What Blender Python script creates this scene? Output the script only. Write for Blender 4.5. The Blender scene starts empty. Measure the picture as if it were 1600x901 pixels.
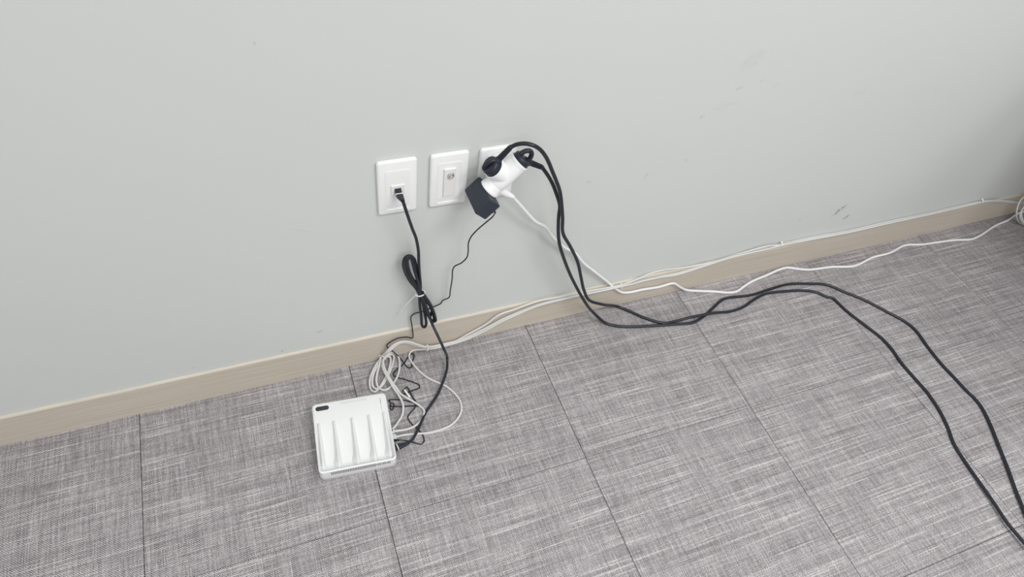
import bpy, bmesh, math, random
from mathutils import Vector, Matrix

# ------------------------------------------------------------------ camera, world, lights, exposure
scene = bpy.context.scene
col = scene.collection
MM = 0.001
CAM = Vector((-111.45, -914.88, 1372.3)) * MM
RIGHT, UP, FWD = Vector((0.931428, -0.344966, 0.115935)), Vector((0.195795, 0.743539, 0.639385)), Vector((0.306768, 0.572842, -0.760096))
cam_data = bpy.data.cameras.new('camera')
cam_data.lens = 23.6974
cam_data.sensor_width = 36.0
cam_data.sensor_fit = 'HORIZONTAL'
cam_data.clip_start = 0.02
cam = bpy.data.objects.new('camera', cam_data)
col.objects.link(cam)
cam.matrix_world = Matrix(((RIGHT.x, UP.x, -FWD.x, CAM.x), (RIGHT.y, UP.y, -FWD.y, CAM.y),
                           (RIGHT.z, UP.z, -FWD.z, CAM.z), (0, 0, 0, 1)))
scene.camera = cam

world = bpy.data.worlds.new('world')
scene.world = world
world.use_nodes = True
world.node_tree.nodes['Background'].inputs['Color'].default_value = (0.97, 1.0, 1.0, 1)
world.node_tree.nodes['Background'].inputs['Strength'].default_value = 0.40


def ceiling_light(x, y, power, sx=1.2, sy=0.6):
    d = bpy.data.lights.new('ceiling_light', 'AREA')
    d.shape = 'RECTANGLE'
    d.size, d.size_y = sx, sy
    d.energy = power
    d.color = (1.0, 0.985, 0.97)
    o = bpy.data.objects.new('ceiling_light', d)
    o.location = (x, y, 2.55)
    col.objects.link(o)


for lx, p1, p2 in ((2.85, 6, 9), (0.95, 35, 36), (-0.75, 12, 20)):
    ceiling_light(lx, -1.5, p1)
    ceiling_light(lx, -3.2, p2)

scene.view_settings.view_transform = 'Standard'
scene.view_settings.look = 'None'
scene.view_settings.gamma = 1.0
scene.view_settings.use_curve_mapping = False
scene.view_settings.exposure = 0.10
scene.cycles.use_denoising = True
scene.cycles.denoising_input_passes = 'RGB_ALBEDO_NORMAL'
scene.cycles.denoising_prefilter = 'NONE'

# ------------------------------------------------------------------ helpers
ORIGIN = {}


def tag(o, label=None, cat=None, group=None, kind=None):
    if label: o['label'] = label
    if cat: o['category'] = cat
    if group: o['group'] = group
    if kind: o['kind'] = kind
    return o


def thing(name, label, cat, loc, group=None):
    """Empty at the base of a thing (loc in mm)."""
    o = bpy.data.objects.new(name, None)
    o.empty_display_size = 0.02
    col.objects.link(o)
    o.location = Vector(loc) * MM
    ORIGIN[o.name] = Vector(loc)
    return tag(o, label, cat, group)


def obj(name, geo, mat, parent=None, origin=None, smooth=True, angle=35):
    """geo = (verts in world mm, faces); one mesh object, placed under its parent."""
    verts, faces = geo
    if parent is not None:
        org = ORIGIN[parent.name]
    else:
        org = Vector(origin) if origin is not None else Vector((0, 0, 0))
    me = bpy.data.meshes.new(name)
    me.from_pydata([tuple((Vector(v) - org) * MM) for v in verts], [], faces)
    bm = bmesh.new()
    bm.from_mesh(me)
    bmesh.ops.recalc_face_normals(bm, faces=bm.faces)
    bm.to_mesh(me)
    bm.free()
    me.validate()
    if smooth:
        me.polygons.foreach_set('use_smooth', [True] * len(me.polygons))
        me.set_sharp_from_angle(angle=math.radians(angle))
    me.materials.append(mat)
    o = bpy.data.objects.new(name, me)
    col.objects.link(o)
    if parent is not None:
        o.parent = parent
    else:
        o.location = org * MM
    ORIGIN[o.name] = org
    return o


def join(*geos):
    V, Fc = [], []
    for v, f in geos:
        n = len(V)
        V += list(v)
        Fc += [tuple(i + n for i in q) for q in f]
    return V, Fc


def spline(pts, step=4.0):
    """centripetal-like Catmull-Rom resampling of a polyline (mm)."""
    P = [Vector(p) for p in pts]
    P = [P[0] * 2 - P[1]] + P + [P[-1] * 2 - P[-2]]
    out = []
    for i in range(1, len(P) - 2):
        p0, p1, p2, p3 = P[i - 1], P[i], P[i + 1], P[i + 2]
        t = [0.0]
        for a, b in ((p0, p1), (p1, p2), (p2, p3)):
            t.append(t[-1] + max((b - a).length, 1e-3) ** 0.5)
        n = max(2, int((p2 - p1).length / step + 0.5))
        for k in range(n):
            tt = t[1] + (t[2] - t[1]) * k / n
            a1 = p0 * ((t[1] - tt) / (t[1] - t[0])) + p1 * ((tt - t[0]) / (t[1] - t[0]))
            a2 = p1 * ((t[2] - tt) / (t[2] - t[1])) + p2 * ((tt - t[1]) / (t[2] - t[1]))
            a3 = p2 * ((t[3] - tt) / (t[3] - t[2])) + p3 * ((tt - t[2]) / (t[3] - t[2]))
            b1 = a1 * ((t[2] - tt) / (t[2] - t[0])) + a2 * ((tt - t[0]) / (t[2] - t[0]))
            b2 = a2 * ((t[3] - tt) / (t[3] - t[1])) + a3 * ((tt - t[1]) / (t[3] - t[1]))
            out.append(b1 * ((t[2] - tt) / (t[2] - t[1])) + b2 * ((tt - t[1]) / (t[2] - t[1])))
    out.append(P[-2])
    return out


def tube(pts, r, seg=10, step=4.0, smooth=True, closed_caps=True):
    """round cable along pts; r is a radius or a list (one per input point when smooth is False)."""
    Q = spline(pts, step) if smooth else [Vector(p) for p in pts]
    n = len(Q)
    R = r if isinstance(r, (list, tuple)) else [r] * n
    T = []
    for i in range(n):
        d = Q[min(i + 1, n - 1)] - Q[max(i - 1, 0)]
        T.append(d.normalized() if d.length > 1e-6 else Vector((0, 0, 1)))
    ref = Vector((0, 0, 1)) if abs(T[0].z) < 0.9 else Vector((1, 0, 0))
    N = (ref - T[0] * ref.dot(T[0])).normalized()
    V, Fc = [], []
    for i in range(n):
        N = N - T[i] * N.dot(T[i])
        if N.length < 1e-5:
            N = T[i].orthogonal()
        N.normalize()
        B = T[i].cross(N)
        for k in range(seg):
            a = 2 * math.pi * k / seg
            V.append(Q[i] + (N * math.cos(a) + B * math.sin(a)) * R[i])
    for i in range(n - 1):
        for k in range(seg):
            k2 = (k + 1) % seg
            Fc.append((i * seg + k, i * seg + k2, (i + 1) * seg + k2, (i + 1) * seg + k))
    if closed_caps:
        Fc.append(tuple(range(seg - 1, -1, -1)))
        Fc.append(tuple((n - 1) * seg + k for k in range(seg)))
    return V, Fc


def lathe(origin, axis, profile, seg=36, cap0=True, cap1=True):
    """profile = [(radius, distance along axis)]."""
    o = Vector(origin)
    ax = Vector(axis).normalized()
    N = ax.orthogonal().normalized()
    B = ax.cross(N)
    V, Fc = [], []
    for r, s in profile:
        for k in range(seg):
            a = 2 * math.pi * k / seg
            V.append(o + ax * s + (N * math.cos(a) + B * math.sin(a)) * max(r, 0.01))
    for i in range(len(profile) - 1):
        for k in range(seg):
            k2 = (k + 1) % seg
            Fc.append((i * seg + k, i * seg + k2, (i + 1) * seg + k2, (i + 1) * seg + k))
    if cap0: Fc.append(tuple(range(seg - 1, -1, -1)))
    if cap1: Fc.append(tuple((len(profile) - 1) * seg + k for k in range(seg)))
    return V, Fc


def loops(rings):
    """skin closed rings of equal length, cap both ends."""
    n = len(rings[0])
    V = [Vector(p) for ring in rings for p in ring]
    Fc = []
    for i in range(len(rings) - 1):
        for k in range(n):
            k2 = (k + 1) % n
            Fc.append((i * n + k, i * n + k2, (i + 1) * n + k2, (i + 1) * n + k))
    Fc.append(tuple(range(n - 1, -1, -1)))
    Fc.append(tuple((len(rings) - 1) * n + k for k in range(n)))
    return V, Fc


def rrect(w, h, rad, k=5):
    rad = min(rad, w / 2 - 0.01, h / 2 - 0.01)
    out = []
    for cx, cy, a0 in ((w / 2 - rad, h / 2 - rad, 0), (-w / 2 + rad, h / 2 - rad, 90),
                       (-w / 2 + rad, -h / 2 + rad, 180), (w / 2 - rad, -h / 2 + rad, 270)):
        for i in range(k + 1):
            a = math.radians(a0 + 90 * i / k)
            out.append((cx + rad * math.cos(a), cy + rad * math.sin(a)))
    return out


def slab(c, ux, uy, w, h, rad, profile):
    """rounded-rectangle slab; profile = [(inset, height along ux x uy)]."""
    c, ux, uy = Vector(c), Vector(ux).normalized(), Vector(uy).normalized()
    un = ux.cross(uy)
    rings = []
    for ins, d in profile:
        rings.append([c + ux * x + uy * y + un * d for x, y in rrect(w - 2 * ins, h - 2 * ins, max(rad - ins, 0.3))])
    return loops(rings)


def box(c, ux, uy, uz, sx, sy, sz, bev=0.0):
    """box centred at c; bevelled by chamfer rings along uz."""
    c, ux, uy, uz = Vector(c), Vector(ux).normalized(), Vector(uy).normalized(), Vector(uz).normalized()
    b = bev
    prof = [(b, -sz / 2), (0, -sz / 2 + b), (0, sz / 2 - b), (b, sz / 2)] if b else [(0, -sz / 2), (0, sz / 2)]
    rings = []
    for ins, d in prof:
        rings.append([c + ux * x + uy * y + uz * d for x, y in rrect(sx - 2 * ins, sy - 2 * ins, max(b - ins, 0.2) if b else 0.05, 2 if b else 1)])
    return loops(rings)


X, Y, Z = Vector((1, 0, 0)), Vector((0, 1, 0)), Vector((0, 0, 1))


# ------------------------------------------------------------------ materials
class NT:
    """tiny node builder."""
    def __init__(self, name):
        self.m = bpy.data.materials.new(name)
        self.m.use_nodes = True
        self.t = self.m.node_tree
        self.n, self.l = self.t.nodes, self.t.links
        self.bsdf = self.n['Principled BSDF']

    def put(self, sock, v):
        if hasattr(v, 'is_output'):
            self.l.new(v, sock)
        elif v is not None:
            sock.default_value = v

    def math(self, op, a, b=None, c=None, clamp=False):
        nd = self.n.new('ShaderNodeMath')
        nd.operation = op
        nd.use_clamp = clamp
        for i, v in enumerate((a, b, c)):
            self.put(nd.inputs[i], v)
        return nd.outputs[0]

    def mix(self, f, a, b, blend='MIX'):
        nd = self.n.new('ShaderNodeMix')
        nd.data_type = 'RGBA'
        nd.blend_type = blend
        self.put(nd.inputs[0], f)
        self.put(nd.inputs[6], a)
        self.put(nd.inputs[7], b)
        return nd.outputs[2]

    def xyz(self, x=0.0, y=0.0, z=0.0):
        nd = self.n.new('ShaderNodeCombineXYZ')
        for i, v in enumerate((x, y, z)):
            self.put(nd.inputs[i], v)
        return nd.outputs[0]

    def pos(self):
        g = self.n.new('ShaderNodeNewGeometry')
        s = self.n.new('ShaderNodeSeparateXYZ')
        self.l.new(g.outputs['Position'], s.inputs[0])
        return g.outputs['Position'], s.outputs[0], s.outputs[1], s.outputs[2]

    def noise(self, vec, scale=1.0, detail=2.0, rough=0.5, dims='3D'):
        nd = self.n.new('ShaderNodeTexNoise')
        nd.noise_dimensions = dims
        self.put(nd.inputs['Vector'], vec)
        nd.inputs['Scale'].default_value = scale
        nd.inputs['Detail'].default_value = detail
        nd.inputs['Roughness'].default_value = rough
        return nd.outputs['Fac']

    def white(self, w):
        nd = self.n.new('ShaderNodeTexWhiteNoise')
        nd.noise_dimensions = '1D'
        self.put(nd.inputs['W'], w)
        return nd.outputs['Value']

    def smooth(self, v, a, b, lo=0.0, hi=1.0):
        nd = self.n.new('ShaderNodeMapRange')
        nd.interpolation_type = 'SMOOTHSTEP'
        self.put(nd.inputs['Value'], v)
        for k, x in (('From Min', a), ('From Max', b), ('To Min', lo), ('To Max', hi)):
            nd.inputs[k].default_value = x
        return nd.outputs['Result']

    def bump(self, h, strength=0.3, dist=0.001):
        nd = self.n.new('ShaderNodeBump')
        nd.inputs['Strength'].default_value = strength
        nd.inputs['Distance'].default_value = dist
        self.put(nd.inputs['Height'], h)
        self.l.new(nd.outputs[0], self.bsdf.inputs['Normal'])

    def out(self, color=None, rough=0.5, spec=0.5, metal=0.0):
        self.put(self.bsdf.inputs['Base Color'], color)
        self.put(self.bsdf.inputs['Roughness'], rough)
        self.put(self.bsdf.inputs['Specular IOR Level'], spec)
        self.bsdf.inputs['Metallic'].default_value = metal
        return self.m


def plastic(name, c, rough=0.4, spec=0.5, var=0.06, scale=40, bump=0.0, metal=0.0):
    t = NT(name)
    p, x, y, z = t.pos()
    n = t.noise(p, scale, 3)
    a = tuple(v * (1 - var) for v in c) + (1,)
    b = tuple(min(1, v * (1 + var)) for v in c) + (1,)
    if bump:
        t.bump(t.noise(p, 900, 2), bump, 0.0004)
    return t.out(t.mix(n, a, b), rough, spec, metal)


def wall_material(scuffs):
    t = NT('wall_paint')
    p, x, y, z = t.pos()
    c = t.mix(t.noise(p, 2.2, 3), (0.615, 0.635, 0.62, 1), (0.645, 0.662, 0.648, 1))
    for (sx, sz, la, lb, ang, amt, colr) in scuffs:
        dx, dz = t.math('SUBTRACT', x, sx * MM), t.math('SUBTRACT', z, sz * MM)
        ca, sa = math.cos(math.radians(ang)), math.sin(math.radians(ang))
        a = t.math('ADD', t.math('MULTIPLY', dx, ca), t.math('MULTIPLY', dz, sa))
        b = t.math('SUBTRACT', t.math('MULTIPLY', dz, ca), t.math('MULTIPLY', dx, sa))
        a, b = t.math('DIVIDE', a, la * MM), t.math('DIVIDE', b, lb * MM)
        d = t.math('ADD', t.math('MULTIPLY', a, a), t.math('MULTIPLY', b, b))
        nz = t.noise(p, 2.2 / (lb * MM) / 2, 3, 0.65)
        m = t.math('MULTIPLY', t.smooth(d, 1.0, 0.15), t.smooth(nz, 0.35, 0.6))
        c = t.mix(t.math('MULTIPLY', m, amt), c, colr + (1,))
    t.bump(t.math('ADD', t.noise(p, 260, 3), t.noise(p, 30, 2)), 0.12, 0.0006)
    return t.out(c, 0.62, 0.25)


def wood_material():
    t = NT('baseboard_laminate')
    p, x, y, z = t.pos()
    wob = t.math('MULTIPLY', t.noise(t.xyz(t.math('MULTIPLY', x, 2.0), z, 0.0), 1.5, 2), 0.02)
    zz = t.math('ADD', z, wob)
    g = t.noise(t.xyz(t.math('MULTIPLY', x, 3.0), t.math('MULTIPLY', zz, 190.0), 0.0), 1.0, 4, 0.6)
    g2 = t.noise(t.xyz(t.math('MULTIPLY', x, 40.0), t.math('MULTIPLY', zz, 700.0), 0.0), 1.0, 2, 0.6)
    c = t.mix(t.smooth(g, 0.3, 0.72), (0.535, 0.475, 0.40, 1), (0.61, 0.555, 0.48, 1))
    c = t.mix(t.math('MULTIPLY', t.smooth(g2, 0.56, 0.76), 0.4), c, (0.42, 0.365, 0.30, 1))
    return t.out(c, 0.5, 0.35)


def weave_material():
    """woven vinyl carpet tile: light weft and dark warp threads with long slubs."""
    t = NT('woven_tile')
    p, x, y, z = t.pos()
    oi = t.n.new('ShaderNodeObjectInfo')
    rnd = oi.outputs['Random']
    x = t.math('ADD', x, t.math('MULTIPLY', rnd, 37.0))
    y = t.math('ADD', y, t.math('MULTIPLY', rnd, 23.0))
    pu, pv = 0.0023, 0.0022
    u, v = t.math('DIVIDE', x, pu), t.math('DIVIDE', y, pv)
    iu, iv = t.math('FLOOR', u), t.math('FLOOR', v)
    fu, fv = t.math('SUBTRACT', t.math('FRACT', u), 0.5), t.math('SUBTRACT', t.math('FRACT', v), 0.5)
    par = t.math('PINGPONG', t.math('ADD', iu, iv), 1.0)
    # thread tone: slow change along a thread, abrupt from thread to thread
    rown = t.noise(t.xyz(t.math('MULTIPLY', x, 5.0), t.math('MULTIPLY', iv, 5.37), 0.0), 1.0, 1, 0.5, '2D')
    coln = t.noise(t.xyz(t.math('MULTIPLY', y, 13.0), t.math('MULTIPLY', iu, 5.37), 7.0), 1.0, 1, 0.5, '2D')
    rowb = t.noise(t.xyz(t.math('MULTIPLY', x, 3.0), t.math('MULTIPLY', y, 42.0), 0.0), 1.0, 2, 0.6, '2D')
    colb = t.noise(t.xyz(t.math('MULTIPLY', x, 30.0), t.math('MULTIPLY', y, 5.0), 0.0), 1.0, 2, 0.6, '2D')
    wn = t.n.new('ShaderNodeTexWhiteNoise')
    wn.noise_dimensions = '2D'
    t.put(wn.inputs['Vector'], t.xyz(iu, iv, 0.0))
    cell = wn.outputs['Value']
    weft = t.smooth(rown, 0.25, 0.78)
    warp = t.smooth(coln, 0.25, 0.80)
    lw = t.mix(weft, (0.372, 0.352, 0.362, 1), (0.635, 0.612, 0.622, 1))
    lp = t.mix(warp, (0.105, 0.092, 0.100, 1), (0.345, 0.325, 0.335, 1))
    c = t.mix(par, lp, lw)
    # single slub threads, clearly lighter or darker than their neighbours
    c = t.mix(t.math('MULTIPLY', t.smooth(rown, 0.64, 0.76), 0.38), c, (0.70, 0.68, 0.685, 1))
    c = t.mix(t.math('MULTIPLY', t.smooth(rown, 0.30, 0.20), 0.32), c, (0.12, 0.108, 0.113, 1))
    c = t.mix(t.math('MULTIPLY', t.smooth(coln, 0.74, 0.85), 0.3), c, (0.66, 0.64, 0.645, 1))
    tone = t.math('ADD', t.math('MULTIPLY', t.math('SUBTRACT', rowb, 0.5), 0.32),
                  t.math('MULTIPLY', t.math('SUBTRACT', colb, 0.5), 0.20))
    tone = t.math('ADD', tone, t.math('MULTIPLY', t.math('SUBTRACT', cell, 0.5), 0.34))
    tone = t.math('ADD', tone, 0.93)
    c = t.mix(1.0, c, t.xyz(tone, tone, tone), 'MULTIPLY')
    h = t.math('SUBTRACT', 0.5, t.math('ADD', t.math('MULTIPLY', fu, fu), t.math('MULTIPLY', fv, fv)))
    h = t.math('ADD', h, t.math('MULTIPLY', par, 0.25))
    return t.out(c, 0.6, 0.3)


PATHS = {
    'cord_a': [(296.2, -56, 635.1), (305.4, -62.3, 644.5), (316.2, -68.7, 649.1), (327.5, -75, 649), (342.1, -75, 638.4), (356.3, -74, 620.6), (367.8, -73, 600.9), (378.3, -72, 579.6), (392.3, -71, 551.3), (406.5, -70, 519.1), (425.8, -68, 449.5), (442, -60, 388.9), (469.4, -58, 339.6), (501.1, -55.3, 278), (523.4, -52.7, 218), (544.8, -50, 160.7), (574.4, -46, 105.7), (624.4, -40, 65.7), (692.8, -18.5, 8), (718.9, -37.7, 4), (747.9, -68.3, 4), (791.5, -98.7, 4), (829.3, -102.5, 5), (876.3, -105.9, 11), (941.2, -110.3, 11), (995.1, -113.5, 4), (1040.7, -109.9, 4), (1075.7, -98.4, 4), (1116.1, -88, 4), (1140.1, -86, 4), (1191.4, -92.3, 4), (1245.5, -103.5, 4), (1284.7, -120, 4), (1306.5, -144.1, 4), (1318.5, -151, 4), (1330.7, -205.1, 4), (1350.5, -262.9, 4), (1366.1, -309.2, 4), (1368.8, -348, 4), (1363.3, -394.9, 4), (1364.7, -439.6, 4), (1366.8, -488.5, 4), (1365.1, -501.6, 4), (1359.2, -538.7, 4), (1344.1, -584.5, 4), (1324, -626.9, 4), (1315.4, -671.2, 4), (1306.5, -726.1, 6.5), (1297.9, -778.5, 9), (1288.5, -823.4, 11.5), (1287.9, -869.2, 14), (1285.7, -926.2, 14), (1276.7, -977.3, 10)],
    'cord_b': [(367.4, -52, 573.1), (380.2, -54.7, 555.1), (392.9, -57.3, 533.8), (404.1, -60, 509.3), (418.6, -60, 472.9), (423.2, -58, 440.6), (430.5, -56, 400.3), (441.2, -55, 356.5), (467.8, -52.5, 289.5), (505.5, -50, 208.6), (566.4, -50, 96.8), (605.8, -44, 37.4), (639.2, -59.7, 6), (678.1, -79.9, 4), (756.6, -98.6, 4), (824.5, -111.7, 4), (871.3, -118.9, 4), (914.1, -107.8, 4), (958, -87.7, 4), (1000.8, -70.6, 4), (1078.2, -77.9, 4), (1106.1, -77.9, 4), (1147.9, -74.7, 4), (1222.3, -72.8, 4), (1281.2, -86.4, 4), (1336.3, -105.8, 4), (1368.8, -139.2, 4), (1413.9, -187.4, 4), (1450.5, -240.6, 4), (1477.1, -282.2, 4), (1485.1, -315.1, 4), (1478.3, -370, 4), (1474.3, -426.5, 4), (1476.9, -474.7, 4), (1479.3, -521.4, 4), (1482.1, -535.9, 4), (1479.3, -568.1, 4.3), (1461.5, -613.9, 4.7), (1434.6, -667.1, 5), (1408.8, -718, 5.3), (1379.7, -770.6, 5.7), (1359.1, -812.6, 6), (1326.8, -873.9, 6), (1290.9, -934.7, 6)],
    'cord_white': [(324.3, -36, 494.8), (356, -31.5, 450.5), (389.6, -27, 404.6), (417.7, -22.5, 377.8), (439.5, -18, 343.5), (460.1, -17, 315.6), (486.3, -15.8, 286.4), (516.7, -14.5, 260.7), (547.7, -13.2, 217), (589.3, -12, 171.4), (634, -10, 122), (673.1, -10.7, 78.6), (697.6, -11.3, 57.8), (723.3, -12, 51.9), (757.4, -12.7, 52.4), (808.4, -13.3, 48.4), (852.8, -14, 51.4), (880.9, -15, 29), (913.3, -15, 5), (952.1, -27.4, 3.6), (988.4, -38.8, 3.6), (1028.2, -53.6, 3.6), (1054.4, -55.6, 3.6), (1083, -45.9, 3.6), (1118.3, -35, 3.6), (1176, -25.8, 3.6), (1229, -16.8, 3.6), (1258.7, -16.6, 3.6), (1293.2, -31.7, 3.6), (1321.6, -40.9, 3.6), (1398.5, -49.6, 3.6), (1460.5, -63.6, 3.6), (1492.7, -61.9, 3.6), (1552.5, -50.3, 3.6), (1624.8, -48.1, 3.6), (1702.7, -34.1, 3.6), (1759.3, -45.4, 3.6), (1815.8, -50.2, 3.6), (1891.1, -58, 3.6), (1950.4, -69, 3.6), (1990.8, -64.3, 3.6), (2089.5, -39.7, 3.6), (2154, -32.1, 6.8), (2211.2, -18.2, 10.4), (2231.6, -17.4, 14), (2308.1, -28.9, 10), (2419.3, -33.7, 5)],
    'patch': [(107.9, -38, 531.1), (115.6, -40, 496.7), (126.2, -36, 453.4), (133.9, -34, 424.5), (139.4, -32.4, 387.6), (141.1, -30.8, 354.7), (143.3, -29.2, 315.7), (146.4, -27.6, 279.7), (148.2, -26, 245.1), (154.3, -26, 217.6), (164.7, -34, 176.2), (170.7, -40, 147.9), (179, -62, 125.2), (188.1, -82, 98.8), (205.9, -62.5, 22), (198.2, -86.3, 16), (179.4, -116.3, 10), (159.7, -141.7, 6), (140, -160.8, 4.5), (121.2, -177.4, 3.2), (105, -199.8, 7), (89.7, -220.1, 8), (74.9, -236.5, 9), (62, -244.8, 11)],
    'patch_l1': [(146.5, -24, 243.2), (134.6, -24, 266.9), (123.3, -24, 292.1), (113.9, -24, 323), (111, -24, 346.7), (115.6, -24, 364.1), (124.2, -24, 366.7), (132.5, -24, 356.5), (138.2, -24, 330), (143.4, -24, 290.9), (147.8, -24, 245.4)],
    'patch_l2': [(143.5, -30, 249.7), (136, -30.3, 281.1), (123.7, -30.7, 318.3), (118, -31, 347.8), (117.7, -31.3, 363.9), (122.1, -31.7, 371.4), (126.3, -32, 362.2), (131.3, -32.3, 331.9), (139.1, -32.7, 292.5), (145.2, -33, 254.2)],
    'patch_l3': [(144.6, -26, 246.2), (146.2, -25.7, 206.9), (150.2, -25.5, 162.3), (153.2, -25.3, 124.5), (158, -25, 116.2), (162.2, -24.8, 122.4), (159.1, -24.5, 163.5), (154, -24.3, 202.5), (148.5, -24, 242.6)],
    'patch_l4': [(147.2, -33, 253.6), (158.7, -33, 201.1), (168.9, -33, 157.1), (175.2, -33, 140.9), (181.5, -33, 141.5), (179.1, -33, 164.6), (171.3, -33, 196.9), (160.5, -33, 226.6), (149.1, -33, 255.5)],
    'patch_l5': [(149.2, -24, 240.9), (155.8, -24, 201.6), (164.4, -24, 161), (170.6, -24, 150.6), (175.4, -24, 176.4), (170.5, -24, 196.8), (159.8, -24, 223.8), (150.5, -24, 244.5)],
    'patch_l6': [(142.2, -30, 250.2), (129.7, -29.8, 287.1), (117.1, -29.5, 323.6), (113.6, -29.2, 351.6), (117.4, -29, 365.4), (124.1, -28.8, 370.4), (129.7, -28.5, 358.9), (135, -28.2, 321.7), (144, -28, 248.7)],
    'patch_l7': [(146.4, -29, 249.2), (152.9, -29, 213.9), (164.6, -29, 167.2), (172.8, -29, 143.4), (179.3, -29, 137.2), (179.7, -29, 148.3), (170.2, -29, 192.4), (157.4, -29, 222.8), (149, -29, 248.3)],
    'patch_tie_tail': [(137, -30, 246.8), (119.6, -19, 207.3), (103.6, -8, 158.9)],
    'patch_tie': [(146.2, -26, 247.2)],
    'dc': [(269.6, -86, 511.2), (271.4, -71.3, 485.4), (264.1, -56.7, 456.4), (255.7, -42, 425.6), (246.9, -36, 402.7), (243.4, -33.6, 382.9), (245.6, -31.1, 354), (244.5, -28.7, 333.5), (234.9, -26.2, 317.2), (221.4, -23.8, 307.4), (218.4, -21.3, 292.7), (219.6, -18.9, 262.8), (218.1, -16.4, 219.9), (216.7, -14, 192.2), (203.7, -12, 183.8), (199, -11.3, 173.2), (182, -10.7, 166), (156.3, -10, 156.2), (139.2, -9.3, 154), (131.8, -8.7, 144.6), (133.5, -8, 112.1), (133.9, -13, 95.3), (133.7, -13, 66.9), (120.8, -13, 74.7), (99.6, -13, 78.5), (81.9, -13, 70.3), (73.3, -13, 61.6), (74.5, -13.5, 49.4), (85.4, -14, 33.1), (102.7, -17.2, 2), (108.3, -36.1, 2), (114.9, -50.5, 2), (122.1, -50.1, 2), (126.4, -38.7, 2), (136.1, -21.1, 2), (134.5, -12.9, 2), (126.2, -15.7, 2), (106.4, -35.5, 2), (86.8, -47.5, 2), (76.3, -56.8, 2), (78.4, -64.8, 2), (100.8, -81.1, 2), (125.7, -102.9, 2), (125, -109.9, 2), (108.6, -113.3, 2), (93.9, -115.2, 2), (82.4, -117.5, 2), (85.8, -110.9, 5), (97.1, -102.8, 5), (100, -111.7, 5), (102.3, -129, 5), (106.6, -143.1, 3), (111.5, -156.1, 2.9), (90.5, -151.2, 2.8), (64.3, -144.8, 2.7), (50, -139.1, 2.6), (50.6, -133.2, 2.5), (55.6, -132.3, 2.4), (57.4, -141.1, 2.3), (49.3, -149.7, 2.2), (47.8, -141.4, 2.1), (52, -131, 2), (49.1, -123.2, 2), (72.5, -128.2, 2), (93.5, -139.5, 2), (104.7, -150.3, 2), (100.3, -159.2, 2), (90.4, -166.3, 2), (79.4, -178, 2), (82.9, -194.8, 2), (93.5, -213.5, 2), (99.7, -230.7, 2), (98.3, -245.5, 2), (89.6, -250.5, 2), (77.8, -242.7, 2), (64.7, -234.4, 2), (50.7, -229.1, 4), (37.8, -228, 10), (30.1, -228.9, 16)],
    'dc_tag': [(89.2, -109.1, 8), (96.5, -132.5, 8)],
    'net_a': [(2282.8, -60, 44.6), (2211.5, -30, 64.2), (2202.8, -12, 56.8), (2144.3, -10.2, 72.6), (2059.3, -8.5, 94.6), (1986.1, -6.8, 106.4), (1963.5, -5, 106.2), (1845.2, -4, 104.8), (1746.6, -4, 102.9), (1591.1, -4, 104.7), (1433.7, -4, 102), (1283.5, -4, 109.2), (1188.7, -4, 108.4), (1139.9, -4, 106.9), (1058.3, -4, 105.8), (1007, -4, 100.4), (952.1, -8.6, 98.7), (903.2, -8.6, 91.2), (854.2, -8.6, 85.3), (802.9, -8.6, 88.3), (753.8, -8.6, 87.6), (720.4, -8.6, 85), (677.3, -14, 92.4), (630.1, -14, 92.4), (560.4, -14, 94.6), (493.2, -14, 93.2), (449.6, -14, 89.8), (384.2, -14, 71.3), (356.4, -14, 61), (326.8, -14, 45.1), (293.1, -14, 29.4), (255.6, -14, 13.9), (220.3, -15, 10.7), (185.4, -16, 12.5), (163.4, -18, 22.4), (142.5, -16.7, 37.9), (122.1, -15.3, 54.4), (106.2, -14, 58.7), (91.6, -15, 53.2), (75.6, -22, 47.5), (60.1, -10.4, 11), (45.1, -24, 11), (30.9, -41.8, 9.8), (21.2, -58.5, 8.6), (16.7, -74.4, 7.4), (17, -87.6, 6.2), (22.9, -94.1, 5), (33, -89.5, 5), (46.2, -75.9, 5.8), (60.5, -58.3, 6.6), (72.3, -37.6, 7.4), (78.9, -21.2, 8.2), (78.5, -12.1, 9), (69.9, -12.8, 12), (60, -18.5, 12), (47.2, -29.4, 12), (33.1, -46.8, 10.2), (24.2, -67.3, 8.5), (23.2, -81.9, 6.8), (28.5, -87.2, 5), (36.9, -86.7, 5), (46.9, -79.7, 5), (60.8, -63.5, 5), (74.4, -42.8, 5), (84, -24.6, 5), (89, -11.2, 5), (85.5, -8.6, 12.4), (75.4, -11.5, 14.5), (62.1, -20.9, 17), (55.2, -39.2, 17), (57.6, -64.4, 17), (63, -90.1, 17), (65.7, -100.3, 14), (73.4, -125.1, 12.3), (76.2, -148, 10.7), (68.5, -172.1, 9), (55.8, -186.8, 10), (43.8, -199.5, 14), (25.2, -208.7, 14)],
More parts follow.
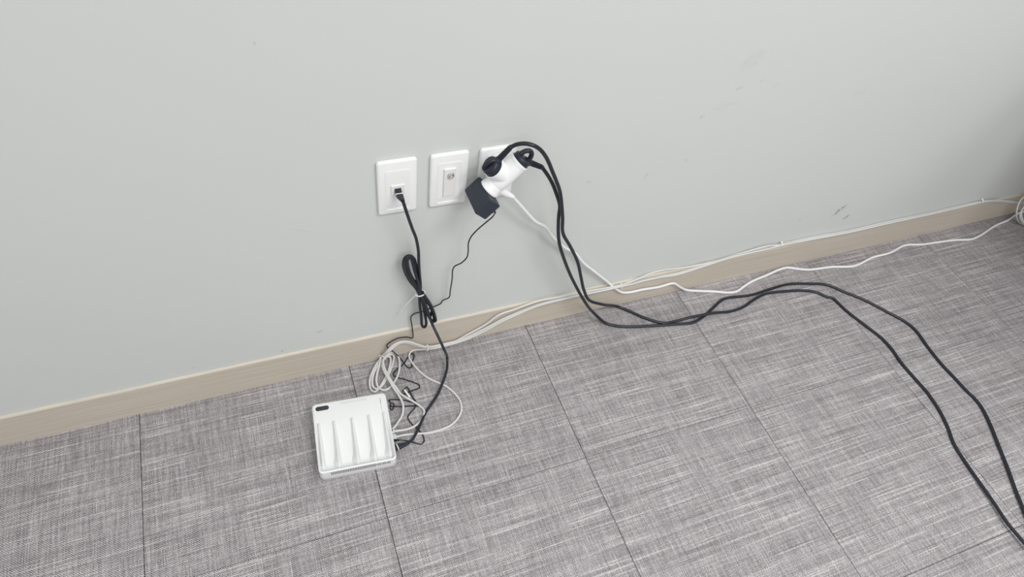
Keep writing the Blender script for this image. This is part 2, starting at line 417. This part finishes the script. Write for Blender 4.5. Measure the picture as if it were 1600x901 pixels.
    'net_b': [(2204.1, -60, 76.3), (2221.8, -30, 55.5), (2211.6, -10, 50.2), (2149.2, -9.7, 68.2), (2060.5, -9.3, 92.3), (1983.2, -9, 107), (1838.6, -9, 106.8), (1740.3, -9, 105), (1586.3, -9, 105.3), (1428.6, -9, 103.5), (1278.8, -9, 110.8), (1182.7, -9, 113.1), (1130.1, -9, 119.8), (1032.4, -4, 103.5), (981.8, -4, 97.4), (914.9, -8.6, 101.1), (862.2, -4, 99), (804.1, -4, 107.6), (770.7, -4, 104.2), (735.4, -8.6, 100.2), (708.8, -8.6, 91.8), (676.3, -14, 95.9), (628.8, -14, 98), (581.9, -14, 100.8), (536, -14, 103.5), (491.4, -14, 103.5), (447.3, -14, 104.8), (381.7, -14, 91.2), (349.9, -14, 84.2), (314.2, -14, 54.5), (269.9, -14, 29.8), (240.2, -14, 13.3), (228.8, -15, 14.7), (197.7, -17.5, 18.5), (175.4, -20, 24.8), (161.4, -24, 35.8), (143.2, -21.5, 48.5), (125.3, -19, 62.4), (107, -19, 70), (86.2, -21.5, 67), (69.1, -24, 49.4), (57.1, -13.1, 16), (48.9, -33.3, 14), (38.6, -53.4, 11.7), (33.1, -70.4, 9.3), (34, -85.5, 7), (43.4, -96, 6), (54.8, -95.5, 6), (69, -85.1, 6), (80.7, -71.9, 6), (91.6, -52.5, 6), (97.8, -31.4, 6), (98.5, -13.6, 6), (93.3, -8.6, 14.1), (83.1, -8.6, 20), (72, -12, 19), (60.9, -24.3, 20), (58, -41.7, 19.5), (60.6, -62.6, 19), (66.1, -87.6, 18), (72.6, -104.8, 14), (78.9, -119, 9), (97.3, -140.4, 7), (112.4, -158.5, 5), (118.5, -174.1, 5), (109.5, -191, 5), (92.2, -203.7, 5), (71.5, -208.2, 6), (42.5, -209.6, 14), (28.2, -208, 14)],
    'net_c': [(2516.1, -60, 2.6), (2391.9, -30, 4.6), (2221.5, -9, 41.4), (2156.1, -9, 61.9), (2064.6, -9, 88.4), (1986.2, -9, 103.6), (1833.4, -13, 108.3), (1734.7, -13, 107.3), (1581.1, -13, 107.7), (1423.8, -13, 106), (1275.3, -13, 111.9), (1178.9, -13, 114.9), (1131.2, -13, 111.8), (1050.2, -12.9, 110.7), (998.5, -12.8, 107.5), (949.6, -12.6, 99.1), (901.1, -12.5, 90.7), (852.3, -12.4, 84.7), (800.7, -12.2, 89), (751.3, -12.1, 89.6), (718.2, -12, 86.9), (674.6, -18, 95.2), (627.7, -18, 94.6), (558.3, -18, 96.1), (491.3, -18, 94.8), (447.8, -18, 91.4), (382.9, -18, 69.6), (355.2, -18, 58.6), (325.7, -18, 41.5), (292.1, -18, 25.7), (254.3, -18, 13.4), (219.8, -17, 9.3), (185.6, -16, 7.4), (166, -9.9, 3), (140.7, -8.6, 8.2), (130.6, -8.6, 3.5), (124, -20.9, 3), (127.5, -42.2, 3), (139.9, -73.3, 3), (157.9, -98.2, 3), (184, -122.9, 3), (197.7, -146.1, 3), (204.9, -169.7, 3), (201.9, -192.2, 3), (190.4, -209.4, 3), (169.8, -223.6, 3), (144.1, -229.3, 3), (116.4, -229.7, 3), (83.2, -222.8, 3), (57.2, -218.9, 4), (39.1, -223.2, 14), (28.9, -222.7, 14)],
    'coil_1': [(2159.7, -16, 104.7), (2136.2, -25.8, 90.6), (2130.7, -38.5, 66.8), (2143.4, -50.3, 40.5), (2172.9, -59.1, 15.8), (2212, -62, 2.7), (2261.8, -60, 2.7), (2292.2, -49.3, 8.8), (2273.5, -31.7, 49.5), (2214.6, -18, 89.6), (2159.7, -16, 104.7)],
    'coil_2': [(2200.4, -24, 64), (2168.4, -35.7, 58.8), (2158.9, -50.4, 45.8), (2168.9, -63.6, 29.9), (2203.8, -68, 17.2), (2260.2, -63.6, 8.8), (2293.4, -46, 20.3), (2262.4, -26.9, 47.6), (2200.4, -24, 64)],
    'coil_3': [(2186.4, -30, 95), (2149.1, -42, 80.1), (2135.6, -55, 58.3), (2158.5, -66, 31.7), (2206.8, -74, 4.5), (2273.1, -72, 2.7), (2311.2, -60, 8.7), (2284.9, -42, 50.8), (2233.3, -31, 83.3), (2186.4, -30, 95)],
    'clips': [(1184, -7, 113.3), (685.3, -10, 86.4), (1961.2, -7, 111.9)],
    'tie1': [(189, -18, 16.1), (168.9, -18, 20.3), (150.6, -18, 30.3)],
    'tie2': [(60.7, -12, 13)],
    'rj_router': [(25.1, -249.6, 13), (41.1, -247.4, 13), (62, -244.8, 11)],
    'scuffs': [(740.5, 0, 596), (805.6, 0, 654.5), (854.7, 0, 666.4), (898.4, 0, 649.3), (791.6, -0, 615.4), (808.9, 0, 717.1), (1152.7, 0, 600.9), (1082.9, -0, 596.5), (1343.6, 0, 198.8), (1390.8, 0, 163.6), (1211.1, 0, 194.7), (744.6, -0, 480.2), (653, 0, 455.7), (512.2, -0, 464.8), (-70.3, 0, 148.8), (-153.9, 0, 108.3), (-90.3, 0, 836.1), (-72.4, 0, 461.5), (-331.2, -0, 116.9)],
}

SC = PATHS['scuffs']
D1, D2, D3 = (0.33, 0.34, 0.33), (0.42, 0.425, 0.40), (0.22, 0.225, 0.22)
scuffs = []
for i, la, lb, ang, amt, cc in ((0, 8, 5, 5, .4, D1), (1, 11, 4, 22, .45, D1), (2, 9, 4, 20, .25, D2), (3, 14, 5, 28, .2, D2),
                                (4, 42, 10, 12, .14, D2), (5, 36, 24, 35, .13, D2), (6, 22, 14, 25, .15, D2), (7, 9, 8, 0, .12, D2),
                                (8, 30, 10, 48, .8, D3), (9, 15, 8, 45, .7, D3), (10, 5, 5, 0, .5, D2), (11, 9, 4, -45, .4, D2),
                                (12, 12, 4, 75, .4, D2), (13, 8, 3, -8, .5, D1), (14, 8, 2.2, 12, .75, D3), (15, 4, 3, 60, .7, D3),
                                (16, 3, 3, 0, .6, D1), (17, 26, 2.5, -22, .2, D2), (18, 7, 2, 15, .5, D1)):
    scuffs.append((SC[i][0], SC[i][2], la, lb, ang, amt, cc))

M = dict(
    wall=wall_material(scuffs), wood=wood_material(), weave=weave_material(),
    caulk=plastic('caulk', (0.64, 0.595, 0.505), 0.55, 0.3, 0.05, 60),
    sub=plastic('subfloor', (0.06, 0.058, 0.058), 0.9, 0.1),
    plate=plastic('plate_plastic', (0.86, 0.87, 0.868), 0.28, 0.5, 0.015),
    insert=plastic('insert_plastic', (0.80, 0.79, 0.785), 0.35, 0.5, 0.015),
    white=plastic('white_gloss', (0.88, 0.885, 0.89), 0.18, 0.5, 0.015),
    router=plastic('router_plastic', (0.80, 0.81, 0.81), 0.4, 0.5, 0.01, bump=0.03),
    groove=plastic('groove_plastic', (0.70, 0.71, 0.71), 0.5, 0.4, 0.01),
    window=plastic('dark_window', (0.035, 0.04, 0.045), 0.25, 0.5),
    vent=plastic('vent_dark', (0.10, 0.105, 0.11), 0.7, 0.2),
    black=plastic('black_rubber', (0.014, 0.017, 0.025), 0.36, 0.5, 0.2, 60, 0.05),
    plug=plastic('black_plug', (0.015, 0.019, 0.030), 0.42, 0.5, 0.15, 60),
    brick=plastic('adapter_plastic', (0.022, 0.030, 0.045), 0.5, 0.5, 0.1, 50, 0.06),
    cordw=plastic('white_cord', (0.83, 0.835, 0.84), 0.38, 0.45, 0.03),
    grey=plastic('grey_cable', (0.67, 0.67, 0.655), 0.45, 0.4, 0.04),
    tie=plastic('tie_nylon', (0.82, 0.83, 0.83), 0.35, 0.5, 0.03),
    chrome=plastic('nickel', (0.72, 0.72, 0.71), 0.22, 0.5, 0.05, 60, 0, 1.0),
    clear=plastic('plug_clear', (0.62, 0.63, 0.63), 0.2, 0.5, 0.05),
    cabinet=plastic('cabinet_laminate', (0.045, 0.047, 0.05), 0.5, 0.4, 0.1),
)

# ------------------------------------------------------------------ setting
BT, BH = 6.0, 93.0            # baseboard thickness and height
XL, XR = -1817.6, 3132.4
w = obj('wall_back', box((XL / 2 + XR / 2, 50, 1275), X, Z, Y, XR - XL, 2560, 100), M['wall'], None, smooth=False)
tag(w, kind='structure')

fl = obj('floor', box((XL / 2 + XR / 2, -1110, -29), X, Y, Z, XR - XL, 2220, 50), M['sub'], None, smooth=False)
tag(fl, kind='structure')
SX, SY, TS = -467.62, -387.4, 450.0


def tile_mesh(name, sy):
    b = 0.5
    s = TS - 1.3
    h = sy - 0.85
    V, Fc = loops([[Vector((x, y, z)) for x, y in ((s / 2 - i, h / 2 - i), (-s / 2 + i, h / 2 - i), (-s / 2 + i, -h / 2 + i), (s / 2 - i, -h / 2 + i))]
                   for i, z in ((0, -3.9), (0, -b), (b, 0))])
    me = bpy.data.meshes.new(name)
    me.from_pydata([tuple(v * MM) for v in V], [], Fc)
    me.materials.append(M['weave'])
    return me


full = tile_mesh('floor_tile', TS)
cut = tile_mesh('floor_tile_cut', -BT - SY + 2)
for i in range(-3, 8):
    for j in range(-1, 4):
        o = bpy.data.objects.new('floor_tile', cut if j < 0 else full)
        cx = SX + (i + 0.5) * TS
        cy = (SY + 0 - BT + 2) / 2 if j < 0 else SY - (j + 0.5) * TS
        o.location = (cx * MM, cy * MM, 0)
        o.parent = fl
        col.objects.link(o)

bb = obj('baseboard_back', loops([[Vector((xx, yy, zz)) for yy, zz in ((0, 0.2), (-BT, 0.2), (-BT, BH - 1.0), (-BT + 1.0, BH), (0, BH))]
                                  for xx in (XL, XR)]), M['wood'], None, smooth=False)
tag(bb, kind='structure')
# caulk bead along the top edge, a little uneven
random.seed(4)
rings = []
n = 240
for k in range(n + 1):
    xx = XL + 3 + (XR - XL - 6) * k / n
    j1, j2 = random.uniform(-1.0, 1.2), random.uniform(-0.8, 0.8)
    rings.append([Vector((xx, yy, zz)) for yy, zz in ((-0.2, BH - 0.5), (-BT + 1.6 + j2 * 0.4, BH - 0.5), (-BT + 2.0 + j2 * 0.4, BH + 0.5), (-2.4 + j2 * 0.4, BH + 1.0 + j1 * 0.4), (-0.2, BH + 2.0 + j1))])
obj('caulk_bead', loops(rings), M['caulk'], bb)

# ------------------------------------------------------------------ unseen desk past the right edge, added so its overhang shades the corner
DX0, DX1 = 1830.0, 3100.0
t = thing('desk', 'unseen dark desk added just past the right edge to shade the corner', 'desk', (2580, -350, 0))
obj('desktop', box(((DX0 + DX1) / 2, -432, 708), X, Y, Z, DX1 - DX0, 840, 26, 2), M['cabinet'], t)
for xx in (2345, 3050):
    obj('side_panel', box((xx, -445, 347), X, Y, Z, 25, 720, 692, 1.5), M['cabinet'], t)
obj('modesty_panel', box((2697, -60, 470), X, Z, Y, 675, 440, 16, 1), M['cabinet'], t)

# ------------------------------------------------------------------ wall plates
PW, PH = 73.0, 125.2


def plate(name, label, x0, z0):
    t = thing(name, label, 'wall outlet', (x0 + PW / 2, 0, z0), 'outlet plates on the wall')
    c = (x0 + PW / 2, 0, z0 + PH / 2)
    obj('cover_plate', slab(c, X, Z, PW, PH, 6, [(1.2, 0.1), (0, 1.5), (0, 5.0), (0.8, 6.6), (2.4, 7.6), (4.2, 8.0)]), M['plate'], t)
    return t, Vector(c)


NRM = -Y
# X x Z = -Y, so slab() rises towards the room
t, c = plate('data_outlet', 'white wall plate with a black network plug in its square jack', 69.4, 472.9)
obj('inner_panel', slab(c + NRM * 7.6, X, Z, 47, 86, 7, [(0, 0), (0.4, 0.7), (2.2, 1.2), (4, 1.3)]), M['plate'], t)
jc = Vector((105.6, 0, 533.0))
jm = obj('jack_module', slab(jc + NRM * 9.0, X, Z, 25, 23, 1.2, [(0, 0), (0, 1.6), (0.6, 2.2)]), M['insert'], t)
obj('jack_opening', slab(jc + NRM * 11.1, X, Z, 12.5, 10, 0.4, [(0, 0), (0, 0.3)]), M['vent'], jm)
obj('finger_lip', slab(c + NRM * 7.8 + Z * -52, X, Z, 44, 6, 2, [(0, 0), (0.6, 0.8), (2, 1.1)]), M['plate'], t)

t, c = plate('antenna_outlet', 'white wall plate with a round metal aerial socket in a tall insert', 166.8, 472.0)
obj('inner_panel', slab(c + NRM * 7.6, X, Z, 47, 90, 7, [(0, 0), (0.4, 0.7), (2.2, 1.2), (4, 1.3)]), M['plate'], t)
ins = obj('insert', slab(c + NRM * 9.0 + Z * -2, X, Z, 23, 66, 1, [(0, 0), (0, 2.2), (0.8, 3.0)]), M['insert'], t)
kc = Vector((c.x + 1.0, -12.0, 550.5))
cx_ = obj('coax_socket', lathe(kc, NRM, [(6.6, 0), (6.6, 0.8), (5.6, 1.4), (5.2, 4.4), (4.4, 4.6), (4.1, 1.2), (0, 1.0)], 28), M['chrome'], t)
obj('centre_pin', lathe(kc, NRM, [(1.9, 1.0), (1.9, 3.6), (1.2, 4.2), (0, 4.2)], 16), M['chrome'], cx_)
obj('finger_lip', slab(c + NRM * 7.8 + Z * -54, X, Z, 44, 6, 2, [(0, 0), (0.6, 0.8), (2, 1.1)]), M['plate'], t)

t, c = plate('power_outlet', 'white power outlet plate mostly hidden behind the white multi plug adapter', 260.9, 470.6)
obj('inner_panel', slab(c + NRM * 7.6, X, Z, 50, 100, 6, [(0, 0), (0.4, 0.7), (2.2, 1.2), (4, 1.3)]), M['plate'], t)
for dz in (24, -22):
    s = obj('socket', lathe(c + NRM * 9.0 + Z * dz, NRM, [(20.5, 0), (20.5, 1.4), (19.2, 1.4), (18.6, 0.3), (0, 0.2)], 36), M['insert'], t)
    for dx in (-9.5, 9.5):
        obj('pin_hole', lathe(c + NRM * 9.2 + Z * dz + X * dx, NRM, [(2.6, 0), (2.6, 0.3), (0, 0.3)], 14), M['vent'], s)

# ------------------------------------------------------------------ multi plug adapter (T-shaped, three round sockets)
C0 = Vector((294.4, -50.0, 566.2))
A = Vector((0.689, 0, 0.725)).normalized()
PD = Vector((-A.z, 0, A.x))
t = thing('multi_plug_adapter', 'glossy white T-shaped multi plug adapter carrying three black plugs', 'plug adapter', C0 + Vector((0, 38, 0)))
rec = lambda L: [(20.6, L - 4), (20.6, L - 0.6), (20.0, L), (18.6, L), (18.2, L - 0.8), (18.0, L - 13), (0, L - 13)]
obj('body', join(lathe(C0, A, [(0, -24), (17.0, -24), (18.0, -20), (19.2, -12), (19.4, 0), (19.4, 30), (19.8, 34)] + rec(40), 40),
                 lathe(C0, NRM, [(19.0, -39.5), (19.0, -20), (18.0, 0), (12, 8), (0, 8)], 36)), M['white'], t)
obj('socket_nozzle', lathe(C0, -A, [(0, 6), (16.6, 12), (17.2, 20), (18.6, 30), (20.0, 36)] + rec(40), 40), M['white'], t, )
obj('socket_nozzle', lathe(C0, PD, [(0, 0), (18.6, 2), (19.2, 16), (19.6, 24), (19.9, 29)] + rec(33), 40), M['white'], t)
obj('earth_clip', box(C0 + PD * 28 + A * 17 + NRM * 0, A, Y, PD, 1.6, 4, 11, 0.3), M['chrome'], t)


def plug(t, base, axis, cord_to, L, hh):
    """round angled mains plug: base disc centre, axis out of the socket, direction of the cord."""
    axis = axis.normalized()
    cd = (Vector(cord_to) - base)
    cd = (cd - axis * cd.dot(axis)).normalized()
    side = axis.cross(cd)
    b = obj('plug_body', lathe(base, axis, [(17.0, -11), (17.2, 2), (17.2, L - 4), (16.6, L - 2.2), (15.0, L - 0.9), (11, L - 0.2), (0, L)], 36), M['plug'], t)
    for k in (-1, 1):
        obj('pin', lathe(base + side * 9.5 * k, -axis, [(2.3, 11), (2.3, 26), (1.2, 27.5), (0, 27.5)], 12), M['chrome'], b)
    pts = []
    for k in range(13):
        a = math.pi * k / 12
        pts.append(base + axis * (L - 2 + hh * math.sin(a)) + cd * (12.0 * math.cos(a)))
    obj('pull_handle', tube(pts, 4.5, 12, 3), M['plug'], t)
    # neck and ribbed strain relief
    p0 = base + axis * 5.0 + cd * 6
    d = Vector(cord_to) - p0
    n = d.length
    prof = [(7.4, 0), (7.4, 10), (6.4, 14)]
    s = 15.0
    while s < n - 2:
        prof += [(6.3 - 1.4 * s / n, s), (6.3 - 1.4 * s / n, s + 1.6), (5.2 - 1.2 * s / n, s + 1.8), (5.2 - 1.2 * s / n, s + 3.2)]
        s += 3.4
    prof += [(4.6, n), (3.4, n + 3)]
    obj('strain_relief', lathe(p0, d, prof, 20), M['plug'], t)


for key, base, axis, ph, hh, lab in (
        ('cord_a', C0 + PD * 33, PD, 13, 5.5, 'black power cord whose round plug faces up on the left of the adapter'),
        ('cord_b', C0 + A * 40, A, 10, 17, 'black power cord whose plug sits in the right end of the adapter')):
    pts = PATHS[key]
    t = thing('black_power_cord', lab, 'power cord', base, 'black power cords')
    plug(t, base, axis, pts[0], ph, hh)
    obj('cable', tube(pts, 3.8, 12, 4), M['black'], t)

# white cord plugged into the lower socket
pts = PATHS['cord_white']
wp = Vector((297.4, 0, 509.6))
t = thing('white_power_cord', 'white power cord running from under the adapter along the baseboard', 'power cord', wp)
d = (Vector(pts[0]) - (wp + NRM * 30)).normalized()
pb = obj('plug_body', lathe(wp + NRM * 9.5, NRM, [(18, 0), (18, 10), (16.5, 16), (13, 22), (8, 25), (0, 26)], 32), M['cordw'], t)
for dx in (-9.5, 9.5):
    obj('pin', lathe(wp + NRM * 9.4 + X * dx, Y, [(2.2, 0), (2.2, 8), (0, 8.5)], 12), M['chrome'], pb)
st = wp + NRM * 26
nd = Vector(pts[0]) - st
L = nd.length
obj('strain_relief', lathe(st, nd, [(9, -4), (8.6, 4), (7.4, L * 0.5), (5.2, L * 0.85), (4.6, L), (3.2, L + 3)], 20), M['cordw'], t)
obj('cable', tube(pts, 3.5, 12, 4), M['cordw'], t)

# ------------------------------------------------------------------ black power brick with its thin lead
ac = C0 - A * (40.5 + 19.5) + NRM * 5
t = thing('power_brick', 'small black box shaped power supply hanging on the left of the adapter', 'power supply', ac)
obj('case', box(ac, Y, PD, A, 66, 30, 39, 1.6), M['brick'], t)
obj('seam_lid', box(ac - A * 0, Y, PD, A, 66.3, 30.3, 0.9), M['plug'], t, smooth=False)
obj('prong_base', lathe(C0 - A * 60, A, [(16.6, 18), (16.6, 31), (0, 31)], 30), M['plug'], t)
pts = PATHS['dc']
e0 = Vector(pts[0])
obj('strain_relief', lathe(e0 + (ac - e0).normalized() * 12, e0 - ac, [(3.2, 0), (3.0, 4), (2.2, 10), (1.8, 13)], 14), M['plug'], t)
obj('lead', tube(pts, 1.45, 8, 2.0), M['black'], t)
a, b = (Vector(p) for p in PATHS['dc_tag'])
dd = (b - a).normalized()
obj('lead_tag', box((a + b) / 2, dd, dd.cross(Z), Z, (b - a).length, 4.4, 2.6, 0.8), M['tie'], t)
dj = Vector(pts[-1])
obj('barrel_plug', lathe(dj, Vector(pts[-3]) - dj, [(3.6, -6), (3.8, 6), (3.0, 12), (1.6, 18)], 16), M['plug'], t)

# ------------------------------------------------------------------ black patch cable with its tied bundle
pts = PATHS['patch']
t = thing('network_cable', 'black network cable with a tied loop bundle hanging from the left plate', 'network cable', (105.6, -11, 520))
jack = jc + NRM * 11.2


def rj45(t, tip, end, wdir, n_tail):
    """clear modular plug from tip towards end plus moulded boot down to n_tail."""
    tip, end = Vector(tip), Vector(end)
    ax = (end - tip).normalized()
    wd = (wdir - ax * wdir.dot(ax)).normalized()
    up = ax.cross(wd)
    m = obj('connector', box(tip + ax * 6, wd, up, ax, 11.6, 8.2, 14, 0.5), M['plug'], t)
    obj('contact_band', box(tip + ax * 13.6, wd, up, ax, 12.2, 8.8, 2.6, 0.4), M['tie'], m)
    obj('latch', box(tip + ax * 8 + up * 4.6, wd, up, ax, 5, 1.2, 10, 0.3), M['plug'], m)
    q0 = tip + ax * 14.5
    dv = Vector(n_tail) - q0
    L = dv.length
    dn = dv.normalized()
    rings = []
    for f, w_, h_ in ((0, 12.0, 9.0), (0.15, 12.2, 9.2), (0.6, 9.4, 7.6), (0.85, 7.6, 6.8), (1.0, 7.0, 6.4)):
        axx = (ax * (1 - f) + dn * f).normalized()
        w2 = (wdir - axx * wdir.dot(axx)).normalized()
        u2 = axx.cross(w2)
        cc = q0 + dv * f
        rings.append([cc + w2 * x + u2 * y for x, y in rrect(w_, h_, 1.8, 3)])
    obj('boot', loops(rings), M['plug'], t)


rj45(t, jack + NRM * -4, jack + NRM * 10 + Z * -3, X, Vector(pts[0]))
rp = PATHS['rj_router']
rj45(t, rp[0], rp[1], Vector((0.2, -1, 0)), Vector(pts[-1]))
obj('cable', tube(pts, 3.1, 12, 3), M['black'], t)
for k in range(1, 8):
    obj('bundle_loop', tube(PATHS['patch_l%d' % k], 3.2, 10, 2.5), M['black'], t)
tc = Vector(PATHS['patch_tie'][0])
tie = obj('cable_tie', tube([tc + X * 9.5 * math.cos(a) + NRM * 7.5 * math.sin(a) + NRM * 3 + Z * (2.2 * math.cos(a)) for a in [2 * math.pi * k / 24 for k in range(25)]], 1.5, 8, smooth=False), M['tie'], t)
tl = PATHS['patch_tie_tail']
obj('tie_tail', tube(tl, 1.0, 6, 4), M['tie'], tie)

# ------------------------------------------------------------------ grey network cables
for key, lab in (('net_a', 'grey network cable coiled beside the router, entering it furthest from the camera'),
                 ('net_b', 'grey network cable from the coil bending round the white tag into the router'),
                 ('net_c', 'grey network cable making the widest bend on the carpet right of the router')):
    pts = PATHS[key]
    t = thing('network_cable', lab, 'network cable', pts[-1], 'grey network cables along the baseboard')
    obj('cable', tube(pts, 2.45, 10, 3.5), M['grey'], t)
    e, e2 = Vector(pts[-1]), Vector(pts[-2])
    ax = (e2 - e).normalized()
    obj('connector', box(e + ax * 4, ax.cross(Z).normalized(), Z, ax, 11.6, 8, 18, 0.5), M['clear'], t)

for (p, lab) in zip(PATHS['clips'], ('white cable clip on the baseboard top at the middle of the cable run', 'white cable clip where the grey cables slip off the baseboard edge',
                                     'white cable clip on the baseboard near the dark corner')):
    p = Vector(p)
    p.y = min(p.y, -4)
    t = thing('cable_clip', lab, 'cable clip', p, 'clips on the baseboard')
    pts = []
    for k in range(13):
        a = math.radians(-20 + 220 * k / 12)
        pts.append(p + NRM * (5.5 * math.cos(a) + 1) + Z * (5.0 * math.sin(a)))
    obj('clip_band', tube(pts, 1.7, 8, smooth=False), M['tie'], t)
    obj('nail_head', lathe(p + Z * 6.5, NRM, [(2.6, -3), (2.6, 2), (1.6, 3.2), (0, 3.4)], 12), M['tie'], t)


def tie_ring(name, lab, c, ax, r1, r2):
    c, ax = Vector(c), Vector(ax).normalized()
    u = ax.cross(Z).normalized()
    v = ax.cross(u)
    t = thing(name, lab, 'cable tie', c, 'ties on the grey cables')
    obj('band', tube([c + u * r1 * math.cos(a) + v * r2 * math.sin(a) for a in [2 * math.pi * k / 20 for k in range(21)]], 1.6, 8, smooth=False), M['tie'], t)
    obj('lock_head', box(c + Z * r2, u, v, ax, 5, 4, 4, 0.6), M['tie'], t)


q = [Vector(p) for p in PATHS['tie1']]
tie_ring('cable_tie', 'white tie holding the grey cables together at the foot of the baseboard', q[1], q[0] - q[2], 6.5, 6.5)
tie_ring('cable_tie', 'white tie gripping the top of the grey cable coil', PATHS['tie2'][0], (1, 1.1, 0.1), 9, 7)

# coil of the same cable on the carpet at the right edge
t = thing('cable_coil', 'grey cable coil leaning in the dark corner at the right edge', 'cable', PATHS['coil_1'][4])
for k in (1, 2, 3):
    obj('turn', tube(PATHS['coil_%d' % k], 2.5, 10, 3), M['grey'], t)

# ------------------------------------------------------------------ white wireless router
RC = Vector((-44.6, -198.6, 0))
ra = math.radians(-4.8)
RX = Vector((math.cos(ra), math.sin(ra), 0))
RY = Vector((-math.sin(ra), math.cos(ra), 0))
RW, RL = 159.0, 160.0


def rt(u, v, z):
    return RC + RX * u + RY * v + Z * z


def top_z(v):
    return 38.5 + 7.5 * (v + RL / 2) / RL


def sst(x, a, b):
    x = min(1, max(0, (x - a) / (b - a)))
    return x * x * (3 - 2 * x)


def floor_z(u, v):
    """height of the upper face: flat rear, four troughs sinking towards the front lip."""
    dep = 16.0 * sst(v, 62, -60) * sst(v, -79.0, -66)
    side = sst(abs(u), 78.5, 71.0)
    return top_z(v) - dep * side


t = thing('wireless_router', 'square white router with raised fins lying on the grey carpet', 'router', RC)
# body: rounded-square outline with side walls and a modelled upper face
nu, nv = 106, 106
V, Fc, idx = [], [], {}
rad = 9.0
hw, hl = RW / 2, RL / 2


def squeeze(u, v):
    """map the square grid into a rounded square."""
    ax_, ay_ = abs(u), abs(v)
    ix, iy = hw - rad, hl - rad
    if ax_ > ix and ay_ > iy:
        dx, dy = ax_ - ix, ay_ - iy
        m, l = max(dx, dy), math.hypot(dx, dy)
        if l > 1e-6:
            ax_, ay_ = ix + dx * m / l, iy + dy * m / l
    return math.copysign(ax_, u), math.copysign(ay_, v)


for j in range(nv + 1):
    for i in range(nu + 1):
        u, v = -hw + RW * i / nu, -hl + RL * j / nv
        edge = min(hw - abs(u), hl - abs(v))
        u2, v2 = squeeze(u, v)
        z = floor_z(u, v) - 2.2 * (1 - sst(edge, -0.2, 3.2))
        idx[i, j] = len(V)
        V.append(rt(u2, v2, z))
for j in range(nv):
    for i in range(nu):
        Fc.append((idx[i, j], idx[i + 1, j], idx[i + 1, j + 1], idx[i, j + 1]))
border = [(i, 0) for i in range(nu)] + [(nu, j) for j in range(nv)] + [(i, nv) for i in range(nu, 0, -1)] + [(0, j) for j in range(nv, 0, -1)]
prev = [idx[k] for k in border]
for zf, ins in ((0.5, 0.0), (4.0, 0.0), (1.0, 2.5)):
    ring = []
    for (i, j) in border:
        u, v = squeeze(-hw + RW * i / nu, -hl + RL * j / nv)
        f = 1 - ins / hw
        zz = (top_z(v) * zf if zf == 0.5 else zf)
        ring.append(len(V))
        V.append(rt(u * f, v * f, zz))
    for k in range(len(border)):
        k2 = (k + 1) % len(border)
        Fc.append((prev[k], prev[k2], ring[k2], ring[k]))
    prev = ring
Fc.append(tuple(prev))
obj('body', (V, Fc), M['router'], t, angle=50)

for n_, u0 in enumerate((-69.5, -37.5, 0.5, 36.5, 68.5)):
    rings = []
    NV = 26
    for k in range(NV + 1):
        v = 31 - 103 * k / NV
        f = k / NV
        zt = top_z(v) + 3.8 - 5.0 * f - 8.0 * sst(f, 0.86, 1.0)
        wt = 1.9 - 0.7 * sst(f, 0.03, 0.12)
        wb = 3.3 + 3.6 * f
        fl_ = 6.5 * sst(f, 0.62, 0.86) * (1 - sst(f, 0.9, 1.0)) if u0 > -60 else 0.0
        zb = min(floor_z(u0 * 0.9, v), zt) - 1.5
        if k == 0:
            zt -= 2.6
        zm = zb + (zt - zb) * 0.35
        rings.append([rt(u0 + x, v, z) for x, z in ((-wb - fl_, zb), (-wb * 0.72 - fl_ * 0.5, zm), (-wt, zt - 0.9), (-wt + 0.9, zt), (wt - 0.9, zt), (wt, zt - 0.9), (wb * 0.72, zm), (wb, zb))])
    obj('fin', loops(rings), M['router'], t, angle=60)

UXt, UYt = RX, (RY + Z * (7.5 / RL)).normalized()
wv = 80 - 17


def on_top(u, v, lift=0.0):
    return rt(u, v, top_z(v) + lift)


obj('status_window', slab(on_top(-58.5, 66.5, -0.3), UXt, UYt, 28.5, 10.5, 5.2, [(0, 0), (0, 0.5), (0.5, 0.7)]), M['window'], t)
obj('grip_groove', slab(on_top(8, 70.5, -0.3), UXt, UYt, 58, 5.0, 2.4, [(0, 0), (0, 0.4), (0.4, 0.5)]), M['groove'], t)
for u in (-66, -49):
    obj('indicator', lathe(on_top(u, 55, -0.2), Z, [(0.8, 0), (0.8, 0.4), (0, 0.4)], 10), M['groove'], t)
# small printed lettering, too small to read, as fine strokes
gs = []
vv = 67.0
random.seed(9)
for k in range(14):
    ln = random.uniform(0.9, 1.8) if k < 8 else random.uniform(0.5, 0.9)
    wd = 1.5 if k < 7 else 0.8
    if k == 7:
        vv -= 3
    gs.append(slab(on_top(66.0, vv - ln / 2, -0.15), UXt, UYt, wd, ln, 0.2, [(0, 0), (0, 0.25)]))
    vv -= ln + random.uniform(0.7, 1.3)
o = obj('fine_print', join(*gs), M['vent'], t, smooth=False)
o['kind'] = 'stuff'
# vent slots along the front face
gs = []
for k in range(36):
    u = -55 + 3.42 * k
    hh = 12.0 if k < 27 else (9 if k % 3 else 5)
    gs.append(box(rt(u, -hl + 0.2, 28.0), RX, Z, RY, 1.5, hh, 1.2))
o = obj('vent_slots', join(*gs), M['vent'], t, smooth=False)
o['kind'] = 'stuff'
obj('front_seam', box(rt(0, -hl + 0.25, 11.0), RX, Z, RY, RW - 24, 0.9, 0.9), M['groove'], t, smooth=False)
for k in range(4):
    obj('port', slab(rt(hw - 0.2, -24 - 14.5 * k + 14, 14), RY, Z, 12.8, 10.5, 0.5, [(0, 0), (0, 0.5)]), M['vent'], t, smooth=False)
for sx in (-60, 60):
    for sy in (-60, 60):
        obj('rubber_foot', lathe(rt(sx, sy, 0), Z, [(6, 0.1), (6, 1.2), (0, 1.2)], 16), M['plug'], t)
